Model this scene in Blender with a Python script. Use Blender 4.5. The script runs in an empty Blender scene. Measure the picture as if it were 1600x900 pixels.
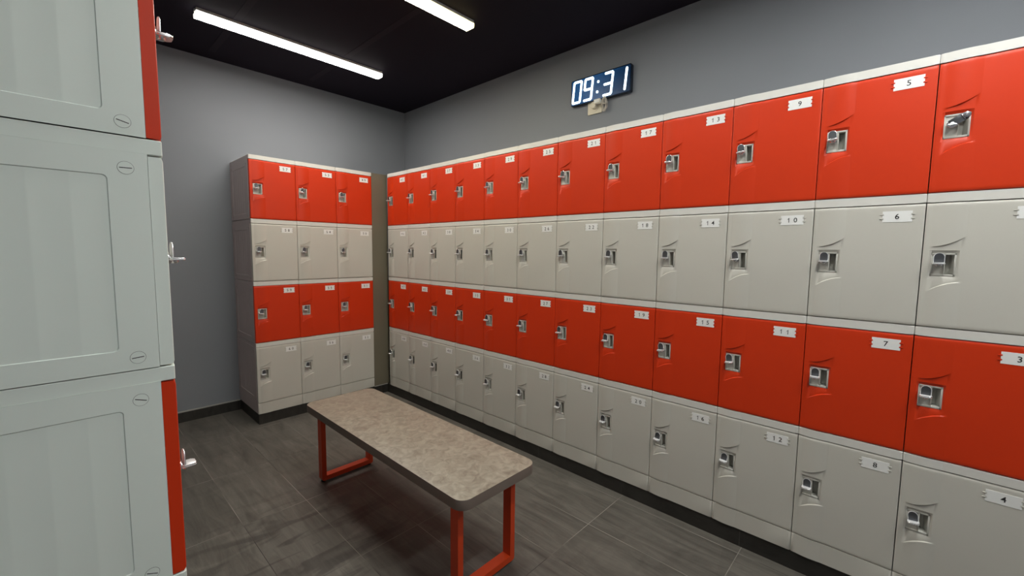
import bpy, bmesh, math, random
from mathutils import Vector, Matrix
random.seed(7)
sc = bpy.context.scene
COL = sc.collection
PI = math.pi

# ------------------------------------------------------------------ materials
def newmat(name):
    m = bpy.data.materials.new(name); m.use_nodes = True
    nt = m.node_tree; nt.nodes.clear()
    out = nt.nodes.new('ShaderNodeOutputMaterial')
    b = nt.nodes.new('ShaderNodeBsdfPrincipled')
    nt.links.new(b.outputs[0], out.inputs[0])
    return m, nt, b

def N(nt, t, **kw):
    n = nt.nodes.new(t)
    for k, v in kw.items():
        setattr(n, k, v)
    return n

def M(nt, op, a, b=None, c=None):
    n = nt.nodes.new('ShaderNodeMath'); n.operation = op
    for i, v in enumerate((a, b, c)):
        if v is None: continue
        if isinstance(v, (int, float)): n.inputs[i].default_value = v
        else: nt.links.new(v, n.inputs[i])
    return n.outputs[0]

def plastic(name, col, rough=0.42, var=0.06, grain=0.05, gscale=900, spec=0.5):
    m, nt, b = newmat(name)
    tc = N(nt, 'ShaderNodeTexCoord')
    n1 = N(nt, 'ShaderNodeTexNoise'); n1.inputs['Scale'].default_value = 3.0; n1.inputs['Detail'].default_value = 3
    nt.links.new(tc.outputs['Object'], n1.inputs['Vector'])
    mix = N(nt, 'ShaderNodeMix', data_type='RGBA')
    mix.inputs[6].default_value = (*[c * (1 - var) for c in col], 1)
    mix.inputs[7].default_value = (*[min(1, c * (1 + var)) for c in col], 1)
    nt.links.new(n1.outputs['Fac'], mix.inputs[0])
    nt.links.new(mix.outputs[2], b.inputs['Base Color'])
    b.inputs['Roughness'].default_value = rough
    b.inputs['Specular IOR Level'].default_value = spec
    if grain:
        n2 = N(nt, 'ShaderNodeTexNoise'); n2.inputs['Scale'].default_value = gscale
        nt.links.new(tc.outputs['Object'], n2.inputs['Vector'])
        bp = N(nt, 'ShaderNodeBump'); bp.inputs['Strength'].default_value = grain; bp.inputs['Distance'].default_value = .001
        nt.links.new(n2.outputs['Fac'], bp.inputs['Height'])
        nt.links.new(bp.outputs[0], b.inputs['Normal'])
    return m

def metal(name, col, rough):
    m, nt, b = newmat(name)
    tc = N(nt, 'ShaderNodeTexCoord')
    n1 = N(nt, 'ShaderNodeTexNoise'); n1.inputs['Scale'].default_value = 180
    nt.links.new(tc.outputs['Object'], n1.inputs['Vector'])
    r = M(nt, 'MULTIPLY_ADD', n1.outputs['Fac'], 0.12, rough - .06)
    nt.links.new(r, b.inputs['Roughness'])
    b.inputs['Base Color'].default_value = (*col, 1); b.inputs['Metallic'].default_value = 1
    return m

def emit(name, col, s):
    m, nt, b = newmat(name)
    b.inputs['Base Color'].default_value = (.8, .8, .8, 1)
    b.inputs['Emission Color'].default_value = (*col, 1)
    b.inputs['Emission Strength'].default_value = s
    return m

RED = plastic('red_plastic', (.61, .037, .005), .42, spec=.32)
GREY = plastic('grey_plastic', (.56, .542, .487), .42)
LID = plastic('pale_grey_plastic', (.68, .665, .62), .45)
BODY = plastic('body_plastic', (.40, .39, .36), .5)
SIDE_L = plastic('lit_grey_plastic', (.73, .795, .735), .42)  # grey plastic of the left stack, bright light falling on it put into the colour
SIDE_B = plastic('taupe_grey_plastic', (.56, .475, .46), .5)
LOCKP = plastic('lock_plate_plastic', (.56, .55, .50), .4, grain=0)
WHITE = plastic('white_label', (.82, .82, .80), .5, grain=0, var=.02)
INK = plastic('black_ink', (.02, .02, .02), .5, grain=0)
DARK = plastic('dark_gap', (.03, .03, .03), .6, grain=0)
CHROME = metal('chrome', (.88, .88, .90), .24)
STEEL = metal('brushed_steel', (.13, .135, .145), .50)
BRIGHT = metal('bright_steel', (.95, .95, .96), .30)
BRIGHT.node_tree.nodes['Principled BSDF'].inputs['Metallic'].default_value = .45
BENCHRED = plastic('bench_red_paint', (.56, .050, .008), .40, grain=.02)
RUBBER = plastic('black_rubber', (.012, .012, .012), .6, grain=0)
EDGE = plastic('bench_edge', (.17, .135, .112), .5)
IVORY = plastic('ivory_plastic', (.68, .62, .50), .4, grain=0)
CORD = plastic('cord_plastic', (.45, .41, .36), .5, grain=0)
CLOCKCASE = plastic('clock_case', (.006, .012, .025), .2, grain=0)
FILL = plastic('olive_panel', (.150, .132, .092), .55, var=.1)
HOUS = plastic('lamp_housing', (.7, .7, .68), .5, grain=0)
LED = emit('led_white', (.72, .90, 1.0), 2.6)
LC = dict(white=((1.0, .965, .90), 70), warm=((1.0, .93, .72), 70), dim=((.98, 1.0, .96), 46), cool=((.98, 1.0, .97), 97))
LAMPS = {k: (emit('lamp_' + k, c, p), emit('lamp_side_' + k, c, p * .06)) for k, (c, p) in LC.items()}
LAMPS['warm'] = (LAMPS['warm'][0], emit('lamp_side_glare', (1.0, .86, .38), 3.2))  # yellow glare fringe around this lamp put into its side colour

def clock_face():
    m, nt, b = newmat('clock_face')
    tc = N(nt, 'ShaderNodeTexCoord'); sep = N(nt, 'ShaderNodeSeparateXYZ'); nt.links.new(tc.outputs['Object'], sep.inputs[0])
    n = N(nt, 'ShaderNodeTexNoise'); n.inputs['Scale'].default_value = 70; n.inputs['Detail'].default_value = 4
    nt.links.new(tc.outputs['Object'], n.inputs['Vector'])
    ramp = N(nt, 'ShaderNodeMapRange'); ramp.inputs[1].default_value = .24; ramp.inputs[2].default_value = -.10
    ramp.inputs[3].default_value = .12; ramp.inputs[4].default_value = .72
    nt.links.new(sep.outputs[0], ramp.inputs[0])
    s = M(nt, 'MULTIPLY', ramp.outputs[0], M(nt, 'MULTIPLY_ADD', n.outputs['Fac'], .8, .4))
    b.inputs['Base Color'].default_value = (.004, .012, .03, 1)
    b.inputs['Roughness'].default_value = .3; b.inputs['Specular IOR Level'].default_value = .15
    b.inputs['Emission Color'].default_value = (.004, .10, .30, 1)  # blue glow over the face painted as emission, stronger to the left
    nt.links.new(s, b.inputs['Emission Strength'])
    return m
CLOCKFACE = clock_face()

def wallmat(name, col, spec=.25):
    m, nt, b = newmat(name)
    tc = N(nt, 'ShaderNodeTexCoord')
    n1 = N(nt, 'ShaderNodeTexNoise'); n1.inputs['Scale'].default_value = 1.4; n1.inputs['Detail'].default_value = 4
    nt.links.new(tc.outputs['Object'], n1.inputs['Vector'])
    mix = N(nt, 'ShaderNodeMix', data_type='RGBA')
    mix.inputs[6].default_value = (*[c * .93 for c in col], 1); mix.inputs[7].default_value = (*[c * 1.07 for c in col], 1)
    nt.links.new(n1.outputs['Fac'], mix.inputs[0]); nt.links.new(mix.outputs[2], b.inputs['Base Color'])
    b.inputs['Roughness'].default_value = .75; b.inputs['Specular IOR Level'].default_value = spec
    n2 = N(nt, 'ShaderNodeTexNoise'); n2.inputs['Scale'].default_value = 220
    nt.links.new(tc.outputs['Object'], n2.inputs['Vector'])
    bp = N(nt, 'ShaderNodeBump'); bp.inputs['Strength'].default_value = .08; bp.inputs['Distance'].default_value = .002
    nt.links.new(n2.outputs['Fac'], bp.inputs['Height']); nt.links.new(bp.outputs[0], b.inputs['Normal'])
    return m
WALL = wallmat('wall_paint', (.226, .237, .262))
CEIL = wallmat('ceiling_paint', (.0150, .0118, .0185), .08)
BEAM = wallmat('ceiling_strip_paint', (.0210, .0175, .0245), .08)

def floormat(skirt=False):
    m, nt, b = newmat('skirting_tile' if skirt else 'floor_tile')
    tc = N(nt, 'ShaderNodeTexCoord'); sep = N(nt, 'ShaderNodeSeparateXYZ'); nt.links.new(tc.outputs['Object'], sep.inputs[0])
    x, y, z = sep.outputs
    if skirt:
        tx = M(nt, 'DIVIDE', M(nt, 'ADD', M(nt, 'ADD', x, y), 2.4), .6); ty = M(nt, 'ADD', z, 5.3); wx, wy = .6, 1.
    else:
        tx = M(nt, 'DIVIDE', M(nt, 'ADD', x, 5.95), .295); ty = M(nt, 'DIVIDE', M(nt, 'ADD', y, 8.415), .6); wx, wy = .295, .6
    fx = M(nt, 'FRACT', tx); fy = M(nt, 'FRACT', ty)
    dx = M(nt, 'MULTIPLY', M(nt, 'MINIMUM', fx, M(nt, 'SUBTRACT', 1, fx)), wx)
    dy = M(nt, 'MULTIPLY', M(nt, 'MINIMUM', fy, M(nt, 'SUBTRACT', 1, fy)), wy)
    d = M(nt, 'MINIMUM', dx, dy)
    grout = M(nt, 'LESS_THAN', d, .0012)
    cmb = N(nt, 'ShaderNodeCombineXYZ'); nt.links.new(M(nt, 'FLOOR', tx), cmb.inputs[0]); nt.links.new(M(nt, 'FLOOR', ty), cmb.inputs[1])
    wn = N(nt, 'ShaderNodeTexWhiteNoise'); nt.links.new(cmb.outputs[0], wn.inputs['Vector'])
    vm = N(nt, 'ShaderNodeVectorMath', operation='MULTIPLY'); nt.links.new(tc.outputs['Object'], vm.inputs[0]); vm.inputs[1].default_value = (20, 2.6, 6)
    off = N(nt, 'ShaderNodeVectorMath', operation='MULTIPLY_ADD'); nt.links.new(wn.outputs['Color'], off.inputs[0]); off.inputs[1].default_value = (40, 40, 40)
    nt.links.new(vm.outputs[0], off.inputs[2])
    n1 = N(nt, 'ShaderNodeTexNoise'); n1.inputs['Scale'].default_value = 1.0; n1.inputs['Detail'].default_value = 6; n1.inputs['Roughness'].default_value = .70; n1.inputs['Distortion'].default_value = .8
    nt.links.new(off.outputs[0], n1.inputs['Vector'])
    rmp = N(nt, 'ShaderNodeValToRGB')
    e = rmp.color_ramp.elements
    e[0].position = .25; e[0].color = (.058, .053, .046, 1); e[1].position = .76; e[1].color = (.158, .146, .128, 1)
    nt.links.new(n1.outputs['Fac'], rmp.inputs[0])
    # per tile value
    val = M(nt, 'MULTIPLY_ADD', wn.outputs['Value'], .16, .90)
    # large dark worn smears
    n2 = N(nt, 'ShaderNodeTexNoise'); n2.inputs['Scale'].default_value = 5.5; n2.inputs['Detail'].default_value = 3; n2.inputs['Distortion'].default_value = .8
    sv = N(nt, 'ShaderNodeVectorMath', operation='MULTIPLY'); nt.links.new(tc.outputs['Object'], sv.inputs[0]); sv.inputs[1].default_value = (.55, 1.7, 1)
    nt.links.new(sv.outputs[0], n2.inputs['Vector'])
    sm = N(nt, 'ShaderNodeMapRange'); sm.inputs[1].default_value = .52; sm.inputs[2].default_value = .60
    nt.links.new(n2.outputs['Fac'], sm.inputs[0])
    ctr = N(nt, 'ShaderNodeVectorMath', operation='DISTANCE'); nt.links.new(tc.outputs['Object'], ctr.inputs[0]); ctr.inputs[1].default_value = (-1.38, -1.62, 0)
    near = N(nt, 'ShaderNodeMapRange'); near.inputs[1].default_value = .65; near.inputs[2].default_value = .15
    nt.links.new(ctr.outputs['Value'], near.inputs[0])
    smm = M(nt, 'MULTIPLY', sm.outputs[0], M(nt, 'MULTIPLY_ADD', near.outputs[0], .40, .08))
    n4 = N(nt, 'ShaderNodeTexNoise'); n4.inputs['Scale'].default_value = 4.2; n4.inputs['Detail'].default_value = 2; n4.inputs['Distortion'].default_value = .9
    vo = N(nt, 'ShaderNodeVectorMath', operation='ADD'); nt.links.new(sv.outputs[0], vo.inputs[0]); vo.inputs[1].default_value = (3.3, 1.7, 0)
    nt.links.new(vo.outputs[0], n4.inputs['Vector'])
    pl = N(nt, 'ShaderNodeMapRange'); pl.inputs[1].default_value = .55; pl.inputs[2].default_value = .62; nt.links.new(n4.outputs['Fac'], pl.inputs[0])
    pale = M(nt, 'MULTIPLY', pl.outputs[0], M(nt, 'MULTIPLY', near.outputs[0], .35))
    val2 = M(nt, 'MULTIPLY', val, M(nt, 'ADD', M(nt, 'SUBTRACT', 1.0, smm), pale))
    hsv = N(nt, 'ShaderNodeVectorMath', operation='SCALE'); nt.links.new(rmp.outputs[0], hsv.inputs[0]); nt.links.new(val2, hsv.inputs['Scale'])
    mix = N(nt, 'ShaderNodeMix', data_type='RGBA'); nt.links.new(grout, mix.inputs[0]); nt.links.new(hsv.outputs[0], mix.inputs[6])
    # grout: dark in places, pale in places
    n3 = N(nt, 'ShaderNodeTexNoise'); n3.inputs['Scale'].default_value = 2.3; nt.links.new(tc.outputs['Object'], n3.inputs['Vector'])
    gr = N(nt, 'ShaderNodeValToRGB'); ge = gr.color_ramp.elements
    ge[0].position = .40; ge[0].color = (.02, .018, .016, 1); ge[1].position = .62; ge[1].color = (.30, .28, .25, 1)
    nt.links.new(n3.outputs['Fac'], gr.inputs[0]); nt.links.new(gr.outputs[0], mix.inputs[7])
    if skirt:
        dk = N(nt, 'ShaderNodeVectorMath', operation='SCALE'); nt.links.new(mix.outputs[2], dk.inputs[0]); dk.inputs['Scale'].default_value = .28
        nt.links.new(dk.outputs[0], b.inputs['Base Color'])
    else:
        nt.links.new(mix.outputs[2], b.inputs['Base Color'])
    nt.links.new(M(nt, 'MULTIPLY_ADD', n1.outputs['Fac'], .25, .33), b.inputs['Roughness'])
    b.inputs['Specular IOR Level'].default_value = .4
    bp = N(nt, 'ShaderNodeBump'); bp.inputs['Strength'].default_value = .25; bp.inputs['Distance'].default_value = .002
    nt.links.new(M(nt, 'SUBTRACT', n1.outputs['Fac'], grout), bp.inputs['Height']); nt.links.new(bp.outputs[0], b.inputs['Normal'])
    return m
FLOOR = floormat(); SKIRT = floormat(True)
CAULK = plastic('pale_sealant', (.34, .33, .31), .6, grain=0)

def benchtop():
    m, nt, b = newmat('bench_laminate')
    tc = N(nt, 'ShaderNodeTexCoord')
    n1 = N(nt, 'ShaderNodeTexNoise'); n1.inputs['Scale'].default_value = 24; n1.inputs['Detail'].default_value = 8; n1.inputs['Roughness'].default_value = .6; n1.inputs['Distortion'].default_value = 1.2
    nt.links.new(tc.outputs['Object'], n1.inputs['Vector'])
    r = N(nt, 'ShaderNodeValToRGB'); e = r.color_ramp.elements
    e[0].position = .30; e[0].color = (.185, .155, .122, 1); e[1].position = .66; e[1].color = (.335, .300, .240, 1)
    nt.links.new(n1.outputs['Fac'], r.inputs[0])
    n2 = N(nt, 'ShaderNodeTexNoise'); n2.inputs['Scale'].default_value = 3; nt.links.new(tc.outputs['Object'], n2.inputs['Vector'])
    mix = N(nt, 'ShaderNodeMix', data_type='RGBA', blend_type='MULTIPLY'); mix.inputs[0].default_value = .35
    nt.links.new(r.outputs[0], mix.inputs[6]); nt.links.new(n2.outputs['Color'], mix.inputs[7])
    hs = N(nt, 'ShaderNodeMix', data_type='RGBA'); hs.inputs[0].default_value = .0
    nt.links.new(r.outputs[0], hs.inputs[6])
    nt.links.new(hs.outputs[2], b.inputs['Base Color'])
    nt.links.new(M(nt, 'MULTIPLY_ADD', n1.outputs['Fac'], .2, .32), b.inputs['Roughness'])
    return m
BENCHTOP = benchtop()

# ------------------------------------------------------------------ mesh helpers
class MB:
    def __init__(s): s.bm = bmesh.new(); s.mats = []
    def mi(s, m):
        if m not in s.mats: s.mats.append(m)
        return s.mats.index(m)
    def box(s, x0, x1, y0, y1, z0, z1, m, bev=0, mat=None):
        vs = [s.bm.verts.new((x, y, z)) for x in (x0, x1) for y in (y0, y1) for z in (z0, z1)]
        fs = [s.bm.faces.new([vs[i] for i in q]) for q in ((0, 1, 3, 2), (4, 6, 7, 5), (0, 4, 5, 1), (2, 3, 7, 6), (0, 2, 6, 4), (1, 5, 7, 3))]
        for f in fs: f.material_index = s.mi(m)
        if bev:
            es = list({e for f in fs for e in f.edges})
            r = bmesh.ops.bevel(s.bm, geom=es, offset=bev, segments=2, profile=.5, affect='EDGES')
            vs = list({v for f in r['faces'] for v in f.verts} | {v for v in vs if v.is_valid})
        if mat is not None: bmesh.ops.transform(s.bm, matrix=mat, verts=[v for v in vs if v.is_valid])
        return vs
    def prism(s, pts, axis, a, b, m, mcap=None, bev=0, mat=None, segs=2):
        """closed 2-D outline extruded along axis from a to b; outline given in the other two axes in order"""
        def P(u, v, w):
            return {'x': (w, u, v), 'y': (u, w, v), 'z': (u, v, w)}[axis]
        va = [s.bm.verts.new(P(u, v, a)) for u, v in pts]; vb = [s.bm.verts.new(P(u, v, b)) for u, v in pts]
        n = len(pts); fs = []
        for i in range(n):
            f = s.bm.faces.new((va[i], va[(i + 1) % n], vb[(i + 1) % n], vb[i])); f.material_index = s.mi(m); fs.append(f)
        ca = s.bm.faces.new(va[::-1]); cb = s.bm.faces.new(vb)
        for f in (ca, cb): f.material_index = s.mi(mcap or m)
        if bev:
            es = list(set(ca.edges) | set(cb.edges))
            bmesh.ops.bevel(s.bm, geom=es, offset=bev, segments=segs, profile=.5, affect='EDGES')
        vs = va + vb
        if mat is not None: bmesh.ops.transform(s.bm, matrix=mat, verts=[v for v in s.bm.verts if v in set(vs)])
        return va + vb
    def cyl(s, c, r, h, m, axis='z', seg=20, bev=0, r2=None):
        pts = [(math.cos(2 * PI * i / seg) * r, math.sin(2 * PI * i / seg) * r) for i in range(seg)]
        rr = r if r2 is None else r2
        def P(u, v, w):
            x = {'x': (w, u, v), 'y': (u, w, v), 'z': (u, v, w)}[axis]
            return (x[0] + c[0], x[1] + c[1], x[2] + c[2])
        va = [s.bm.verts.new(P(u, v, 0)) for u, v in pts]; vb = [s.bm.verts.new(P(u * rr / r, v * rr / r, h)) for u, v in pts]
        for i in range(seg):
            f = s.bm.faces.new((va[i], va[(i + 1) % seg], vb[(i + 1) % seg], vb[i])); f.material_index = s.mi(m)
        ca = s.bm.faces.new(va[::-1]); cb = s.bm.faces.new(vb)
        for f in (ca, cb): f.material_index = s.mi(m)
        if bev:
            bmesh.ops.bevel(s.bm, geom=list(set(ca.edges) | set(cb.edges)), offset=bev, segments=2, profile=.5, affect='EDGES')
    def tube(s, path, r, m, seg=8):
        path = [Vector(p) for p in path]; rings = []
        for i, p in enumerate(path):
            t = (path[min(i + 1, len(path) - 1)] - path[max(i - 1, 0)]).normalized()
            a = t.orthogonal().normalized() if i == 0 else (prev - t * prev.dot(t)).normalized()
            prev = a; b = t.cross(a)
            rings.append([s.bm.verts.new(p + a * math.cos(2 * PI * k / seg) * r + b * math.sin(2 * PI * k / seg) * r) for k in range(seg)])
        for i in range(len(rings) - 1):
            for k in range(seg):
                f = s.bm.faces.new((rings[i][k], rings[i][(k + 1) % seg], rings[i + 1][(k + 1) % seg], rings[i + 1][k])); f.material_index = s.mi(m)
        for rg in (rings[0][::-1], rings[-1]):
            f = s.bm.faces.new(rg); f.material_index = s.mi(m)
    def mesh(s, name, angle=26):
        bmesh.ops.recalc_face_normals(s.bm, faces=s.bm.faces[:])
        me = bpy.data.meshes.new(name)
        s.bm.to_mesh(me); s.bm.free()
        for m in s.mats: me.materials.append(m)
        for p in me.polygons: p.use_smooth = True
        me.set_sharp_from_angle(angle=math.radians(angle))
        return me

def link(name, me, parent=None, label=None):
    o = bpy.data.objects.new(name, me); COL.objects.link(o)
    if parent: o.parent = parent
    if label: o['label'] = label
    return o
def tag(o, label, cat, group=None):
    o['label'] = label; o['category'] = cat
    if group: o['group'] = group
    return o
def empty(name, loc, rz=0):
    o = bpy.data.objects.new(name, None); COL.objects.link(o); o.empty_display_size = .1
    o.location = loc; o.rotation_euler = (0, 0, rz); return o
def struct(name, me, label=None):
    o = link(name, me); o['kind'] = 'structure'
    if label: o['label'] = label
    return o
def boxmesh(name, *a, m, bev=0):
    b = MB(); b.box(*a, m, bev); return b.mesh(name)
def rrect(x0, x1, y0, y1, r, seg=5):
    pts = []
    for cx, cy, a0 in ((x1 - r, y1 - r, 0), (x0 + r, y1 - r, 90), (x0 + r, y0 + r, 180), (x1 - r, y0 + r, 270)):
        for k in range(seg + 1):
            a = math.radians(a0 + 90 * k / seg); pts.append((cx + r * math.cos(a), cy + r * math.sin(a)))
    return pts

# ------------------------------------------------------------------ room
XR, YB, XL, YF, ZC = .525, .523, -2.42, -5.4, 2.784
struct('floor', boxmesh('floor', XL - .1, XR + .1, YF - .1, YB + .1, -.1, 0, m=FLOOR), 'dark grey stone-look floor tiles')
struct('ceiling', boxmesh('ceiling', XL - .1, XR + .1, YF - .1, YB + .1, ZC, ZC + .1, m=CEIL), 'black painted ceiling')
struct('wall_back', boxmesh('wall_back', XL - .1, XR + .1, YB, YB + .1, 0, ZC, m=WALL), 'blue-grey painted back wall')
struct('wall_right', boxmesh('wall_right', XR, XR + .1, YF, YB, 0, ZC, m=WALL), 'blue-grey painted right wall')
struct('wall_left', boxmesh('wall_left', XL - .1, XL, YF, YB, 0, ZC, m=WALL))
struct('wall_front', boxmesh('wall_front', XL - .1, XR + .1, YF - .1, YF, 0, ZC, m=WALL))
PZ = .0834
BX, BY = -1.092, .043
def baseboard(name, x0, x1, y0, y1, label=None, caulk=None):
    b = MB(); b.box(x0, x1, y0, y1, 0, PZ - .0005, SKIRT)
    if caulk: b.box(*caulk, PZ - .006, PZ + .002, CAULK)
    return struct(name, b.mesh(name), label)
baseboard('baseboard_back', XL, BX + .002, YB - .012, YB, 'dark tile skirting along the back wall', (XL, BX, YB - .0125, YB))
baseboard('baseboard_left', XL, XL + .012, -2.3, YB - .012)
baseboard('trim_1', BX + .004, 0.004, BY + .006, YB, 'dark tiled plinth under the back lockers', (-.1315, .002, BY + .002, BY + .012))
baseboard('baseboard_right', .004, XR, -3.85, YB - .002, 'dark tiled plinth under the right-hand lockers')
baseboard('trim_2', -2.395, -1.92, -2.36, -2.05, 'dark tiled plinth under the near left lockers')
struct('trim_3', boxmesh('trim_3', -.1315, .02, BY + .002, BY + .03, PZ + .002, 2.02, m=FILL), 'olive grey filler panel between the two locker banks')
for i, x in enumerate((-1.21, -.50)):
    struct('trim_%d' % (4 + i), boxmesh('trim_%d' % (4 + i), x - .022, x + .022, YF, YB - .15, ZC - .0015, ZC, m=BEAM), 'faint black strip across the ceiling')

# ------------------------------------------------------------------ locker parts (local: x right, y inward, z up; front plane y=0)
W, H, D = .32, .464, .48
DT = .024                      # door thickness
def bump(u):                   # moulded vertical swell left of centre
    if u <= .018 or u >= .102: return 0
    return .0047 * (1 - ((u - .060) / .042) ** 2)
def basey(u):
    e = min(u, W - u)
    r = 0 if e > .007 else .0028 * (1 - e / .007) ** 2
    return -.0015 + r
def arc_up(u):
    t = max(0, min(1, (u - .020) / .082)); return .2805 + .033 * t ** 1.9
def arc_lo(u):
    t = max(0, min(1, (u - .020) / .082)); return .127 + .034 * (1 - (1 - t) ** 2.0)
US = [.0014, .003, .006, .010, .014, .0178, .024, .031, .038, .045, .052, .059, .066, .073, .080, .0845, .091, .096, .0995, .1022, .106, .115, .16, .22, .28, .302, .312, .316, .3186]
P0, P1, Q0, Q1 = .024, .0845, .181, .258    # lock plate window
def door_mesh(mat, name):
    b = MB(); bm = b.bm; k = b.mi(mat)
    rows = [lambda u: .0024, lambda u: .005, lambda u: .009, lambda u: .015, lambda u: .06, lambda u: .105, lambda u: arc_lo(u) - .0045, lambda u: arc_lo(u) - .0018, lambda u: arc_lo(u) + .0012,
            lambda u: .1690, lambda u: Q0, lambda u: .22, lambda u: Q1, lambda u: .2685,
            lambda u: arc_up(u) - .0018, lambda u: arc_up(u) + .0012, lambda u: arc_up(u) + .0040, lambda u: .34, lambda u: .39, lambda u: .415, lambda u: .421, lambda u: .4255, lambda u: .4298]
    edge = {0: .0034, 1: .0010, 21: .0008, 22: .003}
    grid = []
    for j, rf in enumerate(rows):
        line = []
        for u in US:
            v = rf(u)
            bp = bump(u) if (j <= 7 or j >= 15) else 0
            y = basey(u) - bp + edge.get(j, 0)
            if 9 <= j <= 13 and .0177 <= u <= .0911:
                inside = P0 <= u <= P1 and 10 <= j <= 12
                y += .006 if inside else 0
            line.append(bm.verts.new((u, y, v)))
        grid.append(line)
    for j in range(len(rows) - 1):
        for i in range(len(US) - 1):
            uc = (US[i] + US[i + 1]) / 2
            if P0 < uc < P1 and 10 <= j <= 11: continue
            f = bm.faces.new((grid[j][i], grid[j][i + 1], grid[j + 1][i + 1], grid[j + 1][i])); f.material_index = k
    # returns to the back of the door
    loop = [grid[0][i] for i in range(len(US))] + [grid[j][-1] for j in range(1, len(rows))] + [grid[-1][i] for i in range(len(US) - 2, -1, -1)] + [grid[j][0] for j in range(len(rows) - 2, 0, -1)]
    back = [bm.verts.new((v.co.x, DT - .001, v.co.z)) for v in loop]
    n = len(loop)
    for i in range(n):
        f = bm.faces.new((loop[i], back[i], back[(i + 1) % n], loop[(i + 1) % n])); f.material_index = k
    return b.mesh(name, 28)

def outline(gap=.0006, flat=0.0):
    us = [gap, .004, .010, .014, .0178, .024, .031, .038, .045, .052, .059, .066, .073, .080, .0845, .091, .096, .0995, .1022, .106, .115, .2, .308, .316, W - gap]
    return [(u, basey(u) - bump(u) * .85 + flat) for u in us] + [(W - gap, D), (gap, D)]
def lid_mesh(mat, side=None):
    b = MB(); b.prism(outline(), 'z', .4325, H - .0008, mat, bev=.0018, segs=1)
    if side:
        k = b.mi(side)
        for f in b.bm.faces:
            if all(v.co.x < .0032 for v in f.verts): f.material_index = k
    return b.mesh('top_panel', 26)
def skirt_mesh(mat, side=None):
    b = MB(); b.prism(outline(flat=.001), 'z', -.0810, .0012, mat, bev=.001, segs=1)
    if side:
        k = b.mi(side)
        for f in b.bm.faces:
            if all(v.co.x < .0032 for v in f.verts): f.material_index = k
    return b.mesh('base_skirt', 30)
def body_mesh(mat, xin=.0012):
    # open shell: back, two sides, bottom, top, so the compartment is a real box behind its door
    b = MB(); t = .005
    x0 = xin
    b.box(x0, x0 + t, DT, D, .0015, .4315, mat); b.box(W - .0012 - t, W - .0012, DT, D, .0015, .4315, mat)
    b.box(x0, W - .0012, D - t, D, .0015, .4315, mat)
    b.box(x0, W - .0012, DT, D, .0015, .0065, mat)
    return b.mesh('body')

def side_mesh(mat, rib):
    """moulded side: recessed rounded panel with shallow upright facets, facing -x"""
    b = MB(); bm = b.bm; k = b.mi(mat)
    y0, y1, z0, z1 = DT - .0002, D, .0009, .4338; X0 = -.0007
    rp = rrect(.084, .42, .042, .386, .008, 4)      # (y,z) going counter-clockwise from +y+z corner
    # insert strip boundaries on the straight top and bottom edges
    mids = [.135, .188, .241, .294, .347]; cuts = [c + o for c in mids for o in (-.0020, 0, .0020)]; nc = len(cuts)
    top = [(c, .386) for c in cuts[::-1]]; bot = [(c, .042) for c in cuts]
    loop = rp[0:5] + top + rp[5:10] + rp[10:15] + bot + rp[15:20]
    def V(p, d): return bm.verts.new((d + X0, p[0], p[1]))
    L0 = [V(p, 0) for p in loop]
    cy, cz = .252, .214
    L1 = []
    for p in loop:
        q = (p[0] + (.0014 if p[0] < cy else -.0014) * (1 if abs(p[0] - cy) > .15 else 0), p[1] + (.0014 if p[1] < cz else -.0014) * (1 if abs(p[1] - cz) > .15 else 0))
        d = .0018
        if p[0] in mids and (p in top or p in bot): d = rib
        L1.append(V(q, d))
    n = len(loop)
    for i in range(n):
        bm.faces.new((L0[i], L0[(i + 1) % n], L1[(i + 1) % n], L1[i]))
    C = {c: bm.verts.new((X0, c[0], c[1])) for c in ((y1, z1), (y0, z1), (y0, z0), (y1, z0))}
    cs = [C[(y1, z1)], C[(y0, z1)], C[(y0, z0)], C[(y1, z0)]]
    rng = [(0, 4), (5 + nc, 9 + nc), (10 + nc, 14 + nc), (15 + 2 * nc, 19 + 2 * nc)]
    for ci, (a, e) in enumerate(rng):
        for i in range(a, e): bm.faces.new((cs[ci], L0[i], L0[i + 1]))
        nx = rng[(ci + 1) % 4][0]; seq = []
        i = e
        while True:
            seq.append(L0[i % n])
            if i % n == nx: break
            i += 1
        bm.faces.new([cs[ci]] + seq + [cs[(ci + 1) % 4]])
    tops = [L1[i] for i in range(4, 6 + nc)]      # from +y corner end to -y corner start
    bots = [L1[i] for i in range(14 + nc, 16 + 2 * nc)][::-1]
    # strips
    for i in range(len(tops) - 1):
        if i == 0: bm.faces.new([L1[0], L1[1], L1[2], L1[3], tops[0], tops[1], bots[1], bots[0]] + [L1[16 + 2 * nc + q] for q in range(4)])
        elif i == len(tops) - 2: bm.faces.new([tops[i], tops[i + 1], *[L1[6 + nc + q] for q in range(8)], bots[i + 1], bots[i]])
        else: bm.faces.new([tops[i], tops[i + 1], bots[i + 1], bots[i]])
    bmesh.ops.triangulate(bm, faces=[f for f in bm.faces if len(f.verts) > 6])
    for f in bm.faces: f.material_index = k
    # front return edge
    b.box(X0 + .0003, .006, DT - .0002, DT + .003, z0, z1 - .0003, mat)
    b.box(X0, .004, DT, D, z1 - .0003, z1, mat)
    return b.mesh('side_panel', 12)
def cap_mesh(mat, ang):
    b = MB()
    b.cyl((0, 0, 0), .0125, -.0010, DARK, 'x', 32)
    b.cyl((0, 0, 0), .0120, -.0013, mat, 'x', 32)
    b.box(-.0015, 0, -.0095, .0095, -.0008, .0008, DARK, mat=Matrix.Rotation(ang, 4, 'X'))
    return b.mesh('screw_cap')

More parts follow.
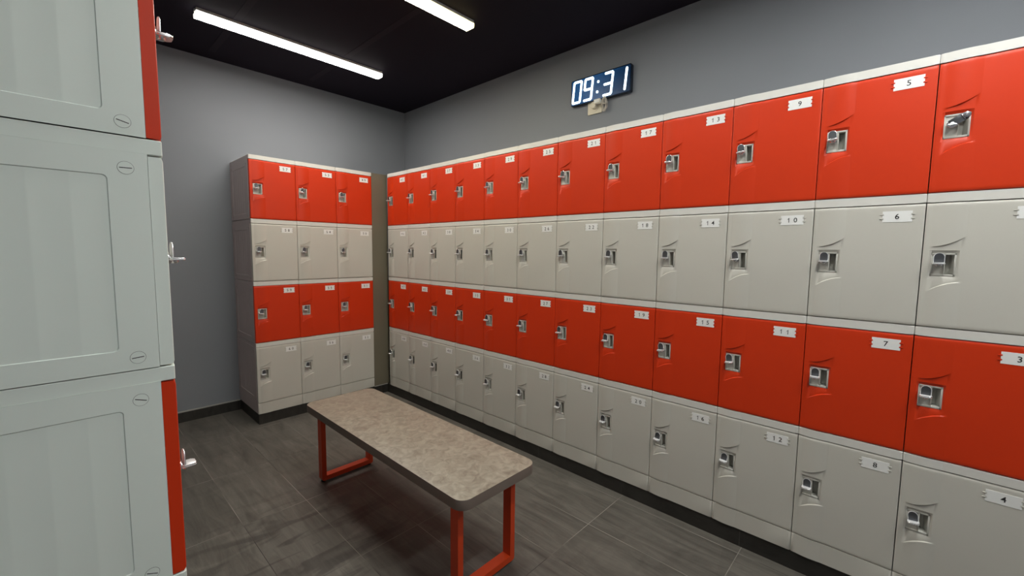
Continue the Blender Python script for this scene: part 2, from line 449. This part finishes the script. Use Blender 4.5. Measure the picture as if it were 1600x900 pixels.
def lock_plate_mesh(mat):
    b = MB(); bm = b.bm
    yf = .0035                                     # front of plate (door recess floor about .0045)
    x0, x1, z0, z1 = P0 - .0008, P1 + .0008, Q0 - .0008, Q1 + .0008
    # frame pieces: left pad, right rim, top, bottom around the finger pocket
    cx0, cx1, cz0, cz1 = .0585, .0800, .1885, .2525
    b.box(x0, cx0, yf + .0025, .014, z0, z1, mat)      # pad under the latch
    b.box(x0, x0 + .0025, yf - .001, .014, z0, z1, mat, .0004)
    b.box(cx1, x1, yf - .001, .024, z0, z1, mat, .0004)
    b.box(cx0 - .002, cx0, yf - .001, .042, z0, z1, mat, .0004)
    b.box(x0, x1, yf - .001, .042, z1 - .0055, z1, mat, .0004)
    b.box(x0, x1, yf - .001, .042, z0, z0 + .0065, mat, .0004)
    # pocket: sloping back, dark deep slot at its left
    b.prism([(cx0, .040), (cx0 + .012, .038), (cx1, .010), (cx1, .042), (cx0, .042)], 'z', cz0, cz1, mat)
    return b.mesh('lock_plate')

def arch(w, h, n=10):
    r = w / 2
    return [(-r, 0), (r, 0)] + [(r * math.cos(PI * i / n), h - r + r * math.sin(PI * i / n)) for i in range(n + 1)]
def latch_mesh(rot=0.0):
    """hasp latch: dark arched tab, bright outturned lip and a round boss behind"""
    b = MB()
    b.cyl((0, .006, .0), .0125, -.012, CHROME, 'y', 24, bev=.001)
    b.cyl((0, -.003, -.002), .0095, -.006, CHROME, 'y', 24, bev=.0012)
    tmp = MB.__new__(MB); tmp.bm = bmesh.new(); tmp.mats = b.mats
    tmp.prism(arch(.0265, .031), 'y', -.0125, -.0100, BRIGHT, bev=.0005)
    tmp.prism([(x * .86, z * .93 + .0010) for x, z in arch(.0265, .031)], 'y', -.0131, -.0121, STEEL)
    lip = rrect(-.0145, .0145, -.031, -.004, .006, 5)
    tmp.prism(lip, 'z', -.0050, .0004, BRIGHT, bev=.0014)
    tmp.cyl((0, -.014, -.0045), .0085, -.006, CHROME, 'z', 20, bev=.001, r2=.006)
    if rot:
        bmesh.ops.transform(tmp.bm, matrix=Matrix.Rotation(rot, 4, 'Y'), verts=tmp.bm.verts[:])
    me = bpy.data.meshes.new('t'); tmp.bm.to_mesh(me); tmp.bm.free(); b.bm.from_mesh(me); bpy.data.meshes.remove(me)
    return b.mesh('latch', 40)

def open_latch_mesh():
    """latch turned sideways: tab points up to the right and ends in a bright round staple"""
    b = MB()
    b.cyl((0, .006, .0), .0125, -.012, CHROME, 'y', 24, bev=.001)
    b.cyl((-.001, -.004, -.006), .0085, -.016, CHROME, 'y', 24, bev=.0012)
    b.prism(rrect(-.013, .011, -.010, -.003, .003, 3), 'y', -.022, -.012, CHROME, bev=.001)
    R = Matrix.Rotation(math.radians(58), 4, 'Y')
    t = MB()
    t.prism([(x, z - .006) for x, z in arch(.022, .046)], 'y', -.019, -.0165, STEEL, bev=.0005)
    t.cyl((0, -.012, .034), .0085, -.014, CHROME, 'y', 20, bev=.001)
    t.cyl((0, -.026, .034), .0055, -.003, CHROME, 'y', 16, bev=.0008)
    t.box(-.009, .009, -.021, -.012, .024, .0275, CHROME, .0008)
    bmesh.ops.transform(t.bm, matrix=R, verts=t.bm.verts[:])
    for f in t.bm.faces: f.material_index = b.mi(t.mats[f.material_index])
    me = bpy.data.meshes.new('t'); t.bm.to_mesh(me); t.bm.free(); b.bm.from_mesh(me); bpy.data.meshes.remove(me)
    return b.mesh('latch', 40)

def text_mesh(txt, size, spacing):
    cu = bpy.data.curves.new('txt', 'FONT'); cu.body = txt; cu.size = size; cu.align_x = 'CENTER'; cu.space_character = spacing
    cu.offset = .00022; cu.resolution_u = 3
    ob = bpy.data.objects.new('txt', cu); COL.objects.link(ob)
    dg = bpy.context.evaluated_depsgraph_get(); dg.update()
    me = bpy.data.meshes.new_from_object(ob.evaluated_get(dg))
    bpy.data.objects.remove(ob); bpy.data.curves.remove(cu)
    return me
def plate_mesh(num):
    """white number card held by two little pegs on each side"""
    b = MB()
    x0, x1, z0, z1 = .2065, .2865, .3690, .4080
    n = .0035
    pts = [(x0, z0), (x1, z0)]
    for zc in (z0 + .012, z1 - .012): pts += [(x1, zc - .003), (x1 - n, zc - .0022), (x1 - n, zc + .0022), (x1, zc + .003)]
    pts += [(x1, z1), (x0, z1)]
    for zc in (z1 - .012, z0 + .012): pts += [(x0, zc + .003), (x0 + n, zc + .0022), (x0 + n, zc - .0022), (x0, zc - .003)]
    b.prism(pts, 'y', -.0015, -.0025, WHITE)
    k = b.mi(INK); txt = str(num); hgt = .0190; cz = (z0 + z1) / 2
    for n_, ch in enumerate(txt):
        cx = (x0 + x1) / 2 + (n_ - (len(txt) - 1) / 2) * .0235
        if ch == '1':
            me = None
            polys = [[(-.0005, -hgt / 2), (.0019, -hgt / 2), (.0019, hgt / 2), (.0003, hgt / 2), (-.0005, hgt / 2 - .0020)], [(-.0005, hgt / 2 - .0047), (-.0005, hgt / 2 - .0020), (-.0044, hgt / 2 - .0048), (-.0044, hgt / 2 - .0070)]]
            vv = [(p, q) for pl in polys for p, q in pl]; ff = []; o = 0
            for pl in polys: ff.append(list(range(o, o + len(pl)))); o += len(pl)
        else:
            me = text_mesh(ch, .028, 1)
            xs = [v.co.x for v in me.vertices]; ys = [v.co.y for v in me.vertices]
            sc_ = hgt / (max(ys) - min(ys))
            vv = [((v.co.x - (min(xs) + max(xs)) / 2) * sc_, (v.co.y - (min(ys) + max(ys)) / 2) * sc_) for v in me.vertices]
            ff = [list(p.vertices) for p in me.polygons]
            bpy.data.meshes.remove(me)
        vs = [b.bm.verts.new((p + cx, -.0029, q + cz)) for p, q in vv]
        for q in ff:
            f = b.bm.faces.new([vs[i] for i in q]); f.material_index = k
    return b.mesh('number_plate')
def peg_mesh(mat):
    b = MB(); b.box(-.0052, .0052, -.0036, -.0013, -.0014, .0014, mat, .0004)
    return b.mesh('card_peg')

ME = dict(red_door=door_mesh(RED, 'red_door'), grey_door=door_mesh(GREY, 'grey_door'), grey_door_l=door_mesh(SIDE_L, 'lit_grey_door'),
          lid=lid_mesh(LID), lid_b=lid_mesh(LID, SIDE_B), lid_l=lid_mesh(SIDE_L), skirt=skirt_mesh(GREY), skirt_b=skirt_mesh(GREY, SIDE_B), skirt_l=skirt_mesh(SIDE_L),
          body=body_mesh(BODY), body_in=body_mesh(BODY, .0065), side_b=side_mesh(SIDE_B, .0008), side_l=side_mesh(SIDE_L, .00165),
          plate=lock_plate_mesh(LOCKP), latch=[latch_mesh(math.radians(a)) for a in (0, -6, 5, 9)], latch_open=open_latch_mesh(),
          peg_red=peg_mesh(RED), peg_grey=peg_mesh(LOCKP),
          cap_b=cap_mesh(SIDE_B, .1), cap_l=[cap_mesh(SIDE_L, a) for a in (.42, .28, -.03, -.10, .32)])

# z of each tier's base and its true height (top, second, third, bottom)
TIERS = [(1.5584, .4622), (1.0952, .4632), (.6299, .4653), (.1646, .4653)]
TN = ['top', 'second', 'third', 'bottom']
def dup(o, parent):
    c = o.copy(); COL.objects.link(c); c.parent = parent
    return c
protos = {}
def locker(kind, tier, loc, rz, num, label, group, style='plain', latch=0, lid=None):
    red = tier in (0, 2)
    z, h = TIERS[tier]
    t = empty('locker', (loc[0], loc[1], z), rz); t.scale = (1, 1, h / H)
    tag(t, label, 'locker', group)
    sfx = {'plain': '', 'back': '_b', 'left': '_l'}[style]
    key = (red, style, tier == 3)
    if key not in protos:
        parts = {}
        parts['body'] = link('body', ME['body' if style == 'plain' else 'body_in'], t)
        parts['top_panel'] = link('top_panel', ME['lid' + sfx], t, 'pale grey top strip')
        d = link('door', ME['red_door'] if red else ME['grey_door_l' if style == 'left' else 'grey_door'], t, 'red door' if red else 'grey door')
        parts['door'] = d
        parts['lock_plate'] = link('lock_plate', ME['plate'], d, 'pale grey lock plate with finger pocket')
        if tier == 3: parts['base_skirt'] = link('base_skirt', ME['skirt' + sfx], t)
        if style != 'plain': parts['side_panel'] = link('side_panel', ME['side' + sfx], t, 'moulded side with recessed panel')
        protos[key] = parts
        door = d
    else:
        pr = protos[key]; door = dup(pr['door'], t)
        for nme, o in pr.items():
            if nme == 'door': continue
            dup(o, door if nme == 'lock_plate' else t)
    if style != 'plain':
        for i, (yy, zz) in enumerate(((.057, .402), (.057, .026), (D - .045, .402), (D - .045, .026))):
            c = link('screw_cap', ME['cap_b'] if style == 'back' else ME['cap_l'][(tier * 2 + i) % 5], t)
            c.location = (0, yy, zz)
    la = link('latch', ME['latch_open'] if latch == 'open' else ME['latch'][latch], door, 'chrome latch turned sideways' if latch == 'open' else 'chrome latch')
    la.location = (.0430, 0, .2260); la.scale = (1.1, 1.1, 1.1)
    if num is not None:
        link('number_plate', plate_mesh(num), door, 'white card printed %d' % num)
        for zc in (.381, .396):
            for xc in (.2047, .2883):
                link('card_peg', ME['peg_red' if red else 'peg_grey'], door).location = (xc, 0, zc)
    return t

ORD = ['first', 'second', 'third', 'fourth', 'fifth', 'sixth', 'seventh', 'eighth', 'ninth', 'tenth', 'eleventh', 'twelfth']
rnd = random.Random(3)
for c in range(12):
    for r in range(4):
        num = (11 - c) * 4 + r + 1
        colr = 'red' if r in (0, 2) else 'grey'
        if num == 1: lab = 'red locker with latch turned sideways, top tier at the right edge'
        elif num == 2: lab = 'grey locker under the red sideways-latch locker, second tier, right edge'
        else: lab = '%s-doored locker numbered %d, %s tier of right row, %s column from the corner' % (colr, num, TN[r], ORD[c])
        la = 'open' if num == 1 else rnd.choice((0, 0, 0, 1, 2))
        locker('right', r, (0, -.32 * c), -PI / 2, num, lab, 'lockers in the long right-hand row', 'plain', la)
for c in range(3):
    for r in range(4):
        num = 57 - 4 * c + r
        colr = 'red' if r in (0, 2) else 'grey'
        lab = '%s-doored locker numbered %d, %s tier, %s column of the back bank' % (colr, num, TN[r], ('left', 'middle', 'right')[c])
        locker('back', r, (BX + .32 * c, BY), 0, num, lab, 'lockers in the bank on the back wall', 'back' if c == 0 else 'plain', rnd.choice((0, 1, 2, 3)))
for r in range(4):
    colr = 'red' if r in (0, 2) else 'grey'
    lab = '%s-doored locker seen from its brightly lit grey side, %s tier of the near left stack' % (colr, TN[r])
    locker('left', r, (-1.9129, -2.3654), PI / 2, None, lab, 'lockers in the near left stack', 'left', 0)

# ------------------------------------------------------------------ bench
def make_bench():
    zt = .462; th = .040
    x0, x1, y0, y1 = -1.153, -.742, -2.405, -1.022
    cx, cy = (x0 + x1) / 2, (y0 + y1) / 2
    t = empty('bench', (cx, cy, 0)); tag(t, 'low bench with stone-look top on red metal frames', 'bench')
    b = MB(); b.prism(rrect(x0 - cx, x1 - cx, y0 - cy, y1 - cy, .045, 8), 'z', zt - th, zt, EDGE, BENCHTOP, bev=.0012)
    for f in b.bm.faces:
        if f.calc_center_median().z < zt - .01: f.material_index = 0
    link('seat', b.mesh('seat', 26), t, 'mottled beige laminate seat with dark edge')
    for yy in (-2.302, -1.092):
        b = MB(); tw, td, fz = .026, .044, .012
        lx, rx = -1.102 - cx, -.787 - cx
        ya, yb = yy - cy - td / 2, yy - cy + td / 2
        zl, zh = fz, zt - th
        out = rrect(lx, rx, zl, zh, .012, 4)
        b2 = b.bm; k = b.mi(BENCHRED)
        inn = rrect(lx + tw, rx - tw, zl + tw, zh - tw, .002, 4)
        rings = []
        for y in (ya, yb):
            rings.append(([b2.verts.new((p[0], y, p[1])) for p in out], [b2.verts.new((p[0], y, p[1])) for p in inn]))
        n = len(out)
        for i in range(n):
            j = (i + 1) % n
            for a, c in ((rings[0][0], rings[1][0]), (rings[0][1], rings[1][1])):
                b2.faces.new((a[i], a[j], c[j], c[i]))
            for rg in rings: b2.faces.new((rg[0][i], rg[0][j], rg[1][j], rg[1][i]))
        es = [e for e in b2.edges if abs(e.verts[0].co.y - e.verts[1].co.y) < 1e-6 and len(e.link_faces) == 2 and e.calc_face_angle(0) > 1.2]
        bmesh.ops.bevel(b2, geom=es, offset=.0025, segments=2, profile=.5, affect='EDGES')
        lf = link('leg_frame', b.mesh('leg_frame', 40), t, 'red square-tube leg frame')
        for xx in (lx + .016, rx - .016):
            b = MB(); b.cyl((xx, (ya + yb) / 2, 0), .013, fz + .0005, RUBBER, 'z', 18, bev=.002)
            link('foot', b.mesh('foot'), lf, 'small black foot')
make_bench()

# ------------------------------------------------------------------ lamps
def lamp(y, xa, xb, key, label):
    t = empty('ceiling_lamp', ((xa + xb) / 2, y, ZC)); tag(t, label, 'ceiling lamp', 'linear ceiling lamps')
    L = (xb - xa) / 2
    b = MB(); b.box(-L, L, -.036, .036, -.018, 0, HOUS, .002); link('housing', b.mesh('housing'), t)
    b = MB()
    prof = [(-.036, -.018), (-.036, -.036), (-.032, -.043), (.032, -.043), (.036, -.036), (.036, -.018)]
    b.prism(prof, 'x', -L + .004, L - .004, LAMPS[key][1])
    km = b.mi(LAMPS[key][0])
    for f in b.bm.faces:
        if f.calc_center_median().z < -.0425: f.material_index = km
    link('diffuser', b.mesh('diffuser', 60), t, 'glowing white diffuser')
    for s in (-1, 1):
        b = MB(); xx = s * L
        b.prism([(p * 1.04, q * 1.02) for p, q in prof] , 'x', xx - .004 * s, xx, LAMPS[key][1])
        b.box(min(xx, xx + .004 * s), max(xx, xx + .004 * s), -.005, .005, -.028, 0, HOUS)
        link('end_cap', b.mesh('end_cap'), t)
lamp(-.225, -1.42, -.185, 'white', 'white linear ceiling lamp nearest the back wall')
lamp(-1.355, -1.46, -.20, 'warm', 'yellowish linear ceiling lamp cut by the top edge of the photo')
for y, key in ((-2.50, 'dim'), (-3.65, 'cool'), (-4.75, 'cool')):
    lamp(y, -1.46, -.20, key, 'linear ceiling lamp behind the viewpoint')

# ------------------------------------------------------------------ clock on the right wall (local x right, y inward, z up)
def make_clock():
    cw, ch = .464, .176
    yc, zc, xf = -1.881, 2.459, .495
    t = empty('wall_clock', (xf, yc, zc), -PI / 2); tag(t, 'black digital wall clock with glowing white digits reading 09:31', 'clock')
    b = MB(); b.prism(rrect(-cw / 2, cw / 2, -ch / 2, ch / 2, .010, 4), 'y', 0, .029, CLOCKCASE, bev=.002); link('case', b.mesh('case'), t)
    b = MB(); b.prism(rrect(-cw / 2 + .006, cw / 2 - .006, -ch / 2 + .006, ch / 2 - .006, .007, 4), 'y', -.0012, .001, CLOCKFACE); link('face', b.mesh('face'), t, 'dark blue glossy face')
    hw, hh = .030, .069
    def seg(b, p, q, r=.0074):
        p, q = Vector(p), Vector(q); d = (q - p); L = d.length; d.normalize(); n = Vector((-d.y, d.x)); g = .0045
        p = p + d * g; q = q - d * g
        pts = []
        for i in range(9):
            a = -PI / 2 + PI * i / 8
            pts.append(q + d * (r * .9 * math.cos(a)) + n * (r * math.sin(a)))
        for i in range(9):
            a = PI / 2 + PI * i / 8
            pts.append(p + d * (r * .9 * math.cos(a)) + n * (r * math.sin(a)))
        b.prism([(v.x, v.y) for v in pts], 'y', -.0045, -.001, LED)
    A = {'a': ((-hw, hh), (hw, hh)), 'b': ((hw, hh), (hw, 0)), 'c': ((hw, 0), (hw, -hh)), 'd': ((-hw, -hh), (hw, -hh)), 'e': ((-hw, 0), (-hw, -hh)), 'f': ((-hw, hh), (-hw, 0)), 'g': ((-hw, 0), (hw, 0))}
    segs = {'0': 'abcdef', '9': 'abcdfg', '3': 'abcdg', '1': 'bc'}
    for chx, cx in (('0', -.179), ('9', -.088), ('3', .066), ('1', .166)):
        b = MB()
        for s in segs[chx]:
            p, q = A[s]; sk = .10
            seg(b, (p[0] + cx + p[1] * sk, p[1]), (q[0] + cx + q[1] * sk, q[1]))
        link('digit', b.mesh('digit'), t, 'glowing digit %s' % chx)
    b = MB()
    for z in (.032, -.034):
        b.cyl((-.012 + z * .10, -.001, z), .0085, -.0035, LED, 'y', 20)
    link('colon', b.mesh('colon'), t)
make_clock()
def make_outlet():
    yc, zc = -1.835, 2.340
    t = empty('wall_outlet', (XR, yc, zc), -PI / 2); tag(t, 'ivory wall outlet just below the digital clock', 'wall outlet')
    b = MB(); b.prism(rrect(-.056, .056, -.047, .047, .006, 4), 'y', -.010, 0, IVORY, bev=.002); link('cover_plate', b.mesh('cover_plate'), t)
    b = MB()
    pts = [(math.cos(2 * PI * i / 32) * .034, math.sin(2 * PI * i / 32) * .034) for i in range(32)]
    b.prism(pts, 'y', -.0125, -.0098, IVORY, bev=.001); link('socket', b.mesh('socket'), t)
    # plug and bundled cord
    t2 = empty('power_plug', (XR - .0128, yc, zc), -PI / 2); tag(t2, 'ivory plug with bundled cord pushed into the outlet below the clock', 'power plug')
    b = MB(); b.cyl((.004, 0, .004), .026, -.028, IVORY, 'y', 24, bev=.004, r2=.021); b.box(.012, .060, -.034, -.004, .006, .036, WHITE, .005); link('plug_body', b.mesh('plug_body'), t2)
    b = MB(); path = []
    for i in range(150):
        a = i / 150 * 2 * PI * 5
        path.append((.088 + .013 * math.cos(a) + .004 * math.sin(i * .37), -.016 - .008 * math.sin(a * .5 + 1) , -.006 + .044 * math.sin(a) + .004 * math.sin(i * .61)))
    path = [(.024, -.030, .004), (.044, -.036, .002), (.070, -.028, .004)] + path + [(.086, -.012, .040), (.080, -.006, .058), (.074, -.004, .080)]
    b.tube(path, .0032, CORD, 7)
    b.tube([(.088 + .021 * math.cos(a), -.016 + .014 * math.sin(a), -.004 + .003 * math.sin(a)) for a in [2 * PI * k / 16 for k in range(17)]], .0025, CORD, 6)
    link('cord', b.mesh('cord'), t2, 'grey bundled cord')
make_outlet()

# ------------------------------------------------------------------ camera, world
cam = bpy.data.cameras.new('camera'); co = bpy.data.objects.new('camera', cam); COL.objects.link(co)
yaw, pitch, roll = .819, -.0869, .0115
fwd = Vector((math.sin(yaw) * math.cos(pitch), math.cos(yaw) * math.cos(pitch), math.sin(pitch)))
r0 = Vector((math.cos(yaw), -math.sin(yaw), 0)); u0 = r0.cross(fwd)
rt = r0 * math.cos(roll) + u0 * math.sin(roll); up = rt.cross(fwd)
m = Matrix((rt, up, -fwd)).transposed().to_4x4(); m.translation = Vector((-2.0696, -3.4913, 1.3439))
co.matrix_world = m
cam.sensor_width = 36; cam.lens = 36 * 663.02 / 1600; cam.clip_start = .02
sc.camera = co
w = bpy.data.worlds.new('world'); sc.world = w; w.use_nodes = True
w.node_tree.nodes['Background'].inputs[0].default_value = (.02, .02, .022, 1)
w.node_tree.nodes['Background'].inputs[1].default_value = 1
sc.view_settings.view_transform = 'Standard'
sc.view_settings.look = 'None'
sc.view_settings.exposure = 0.0
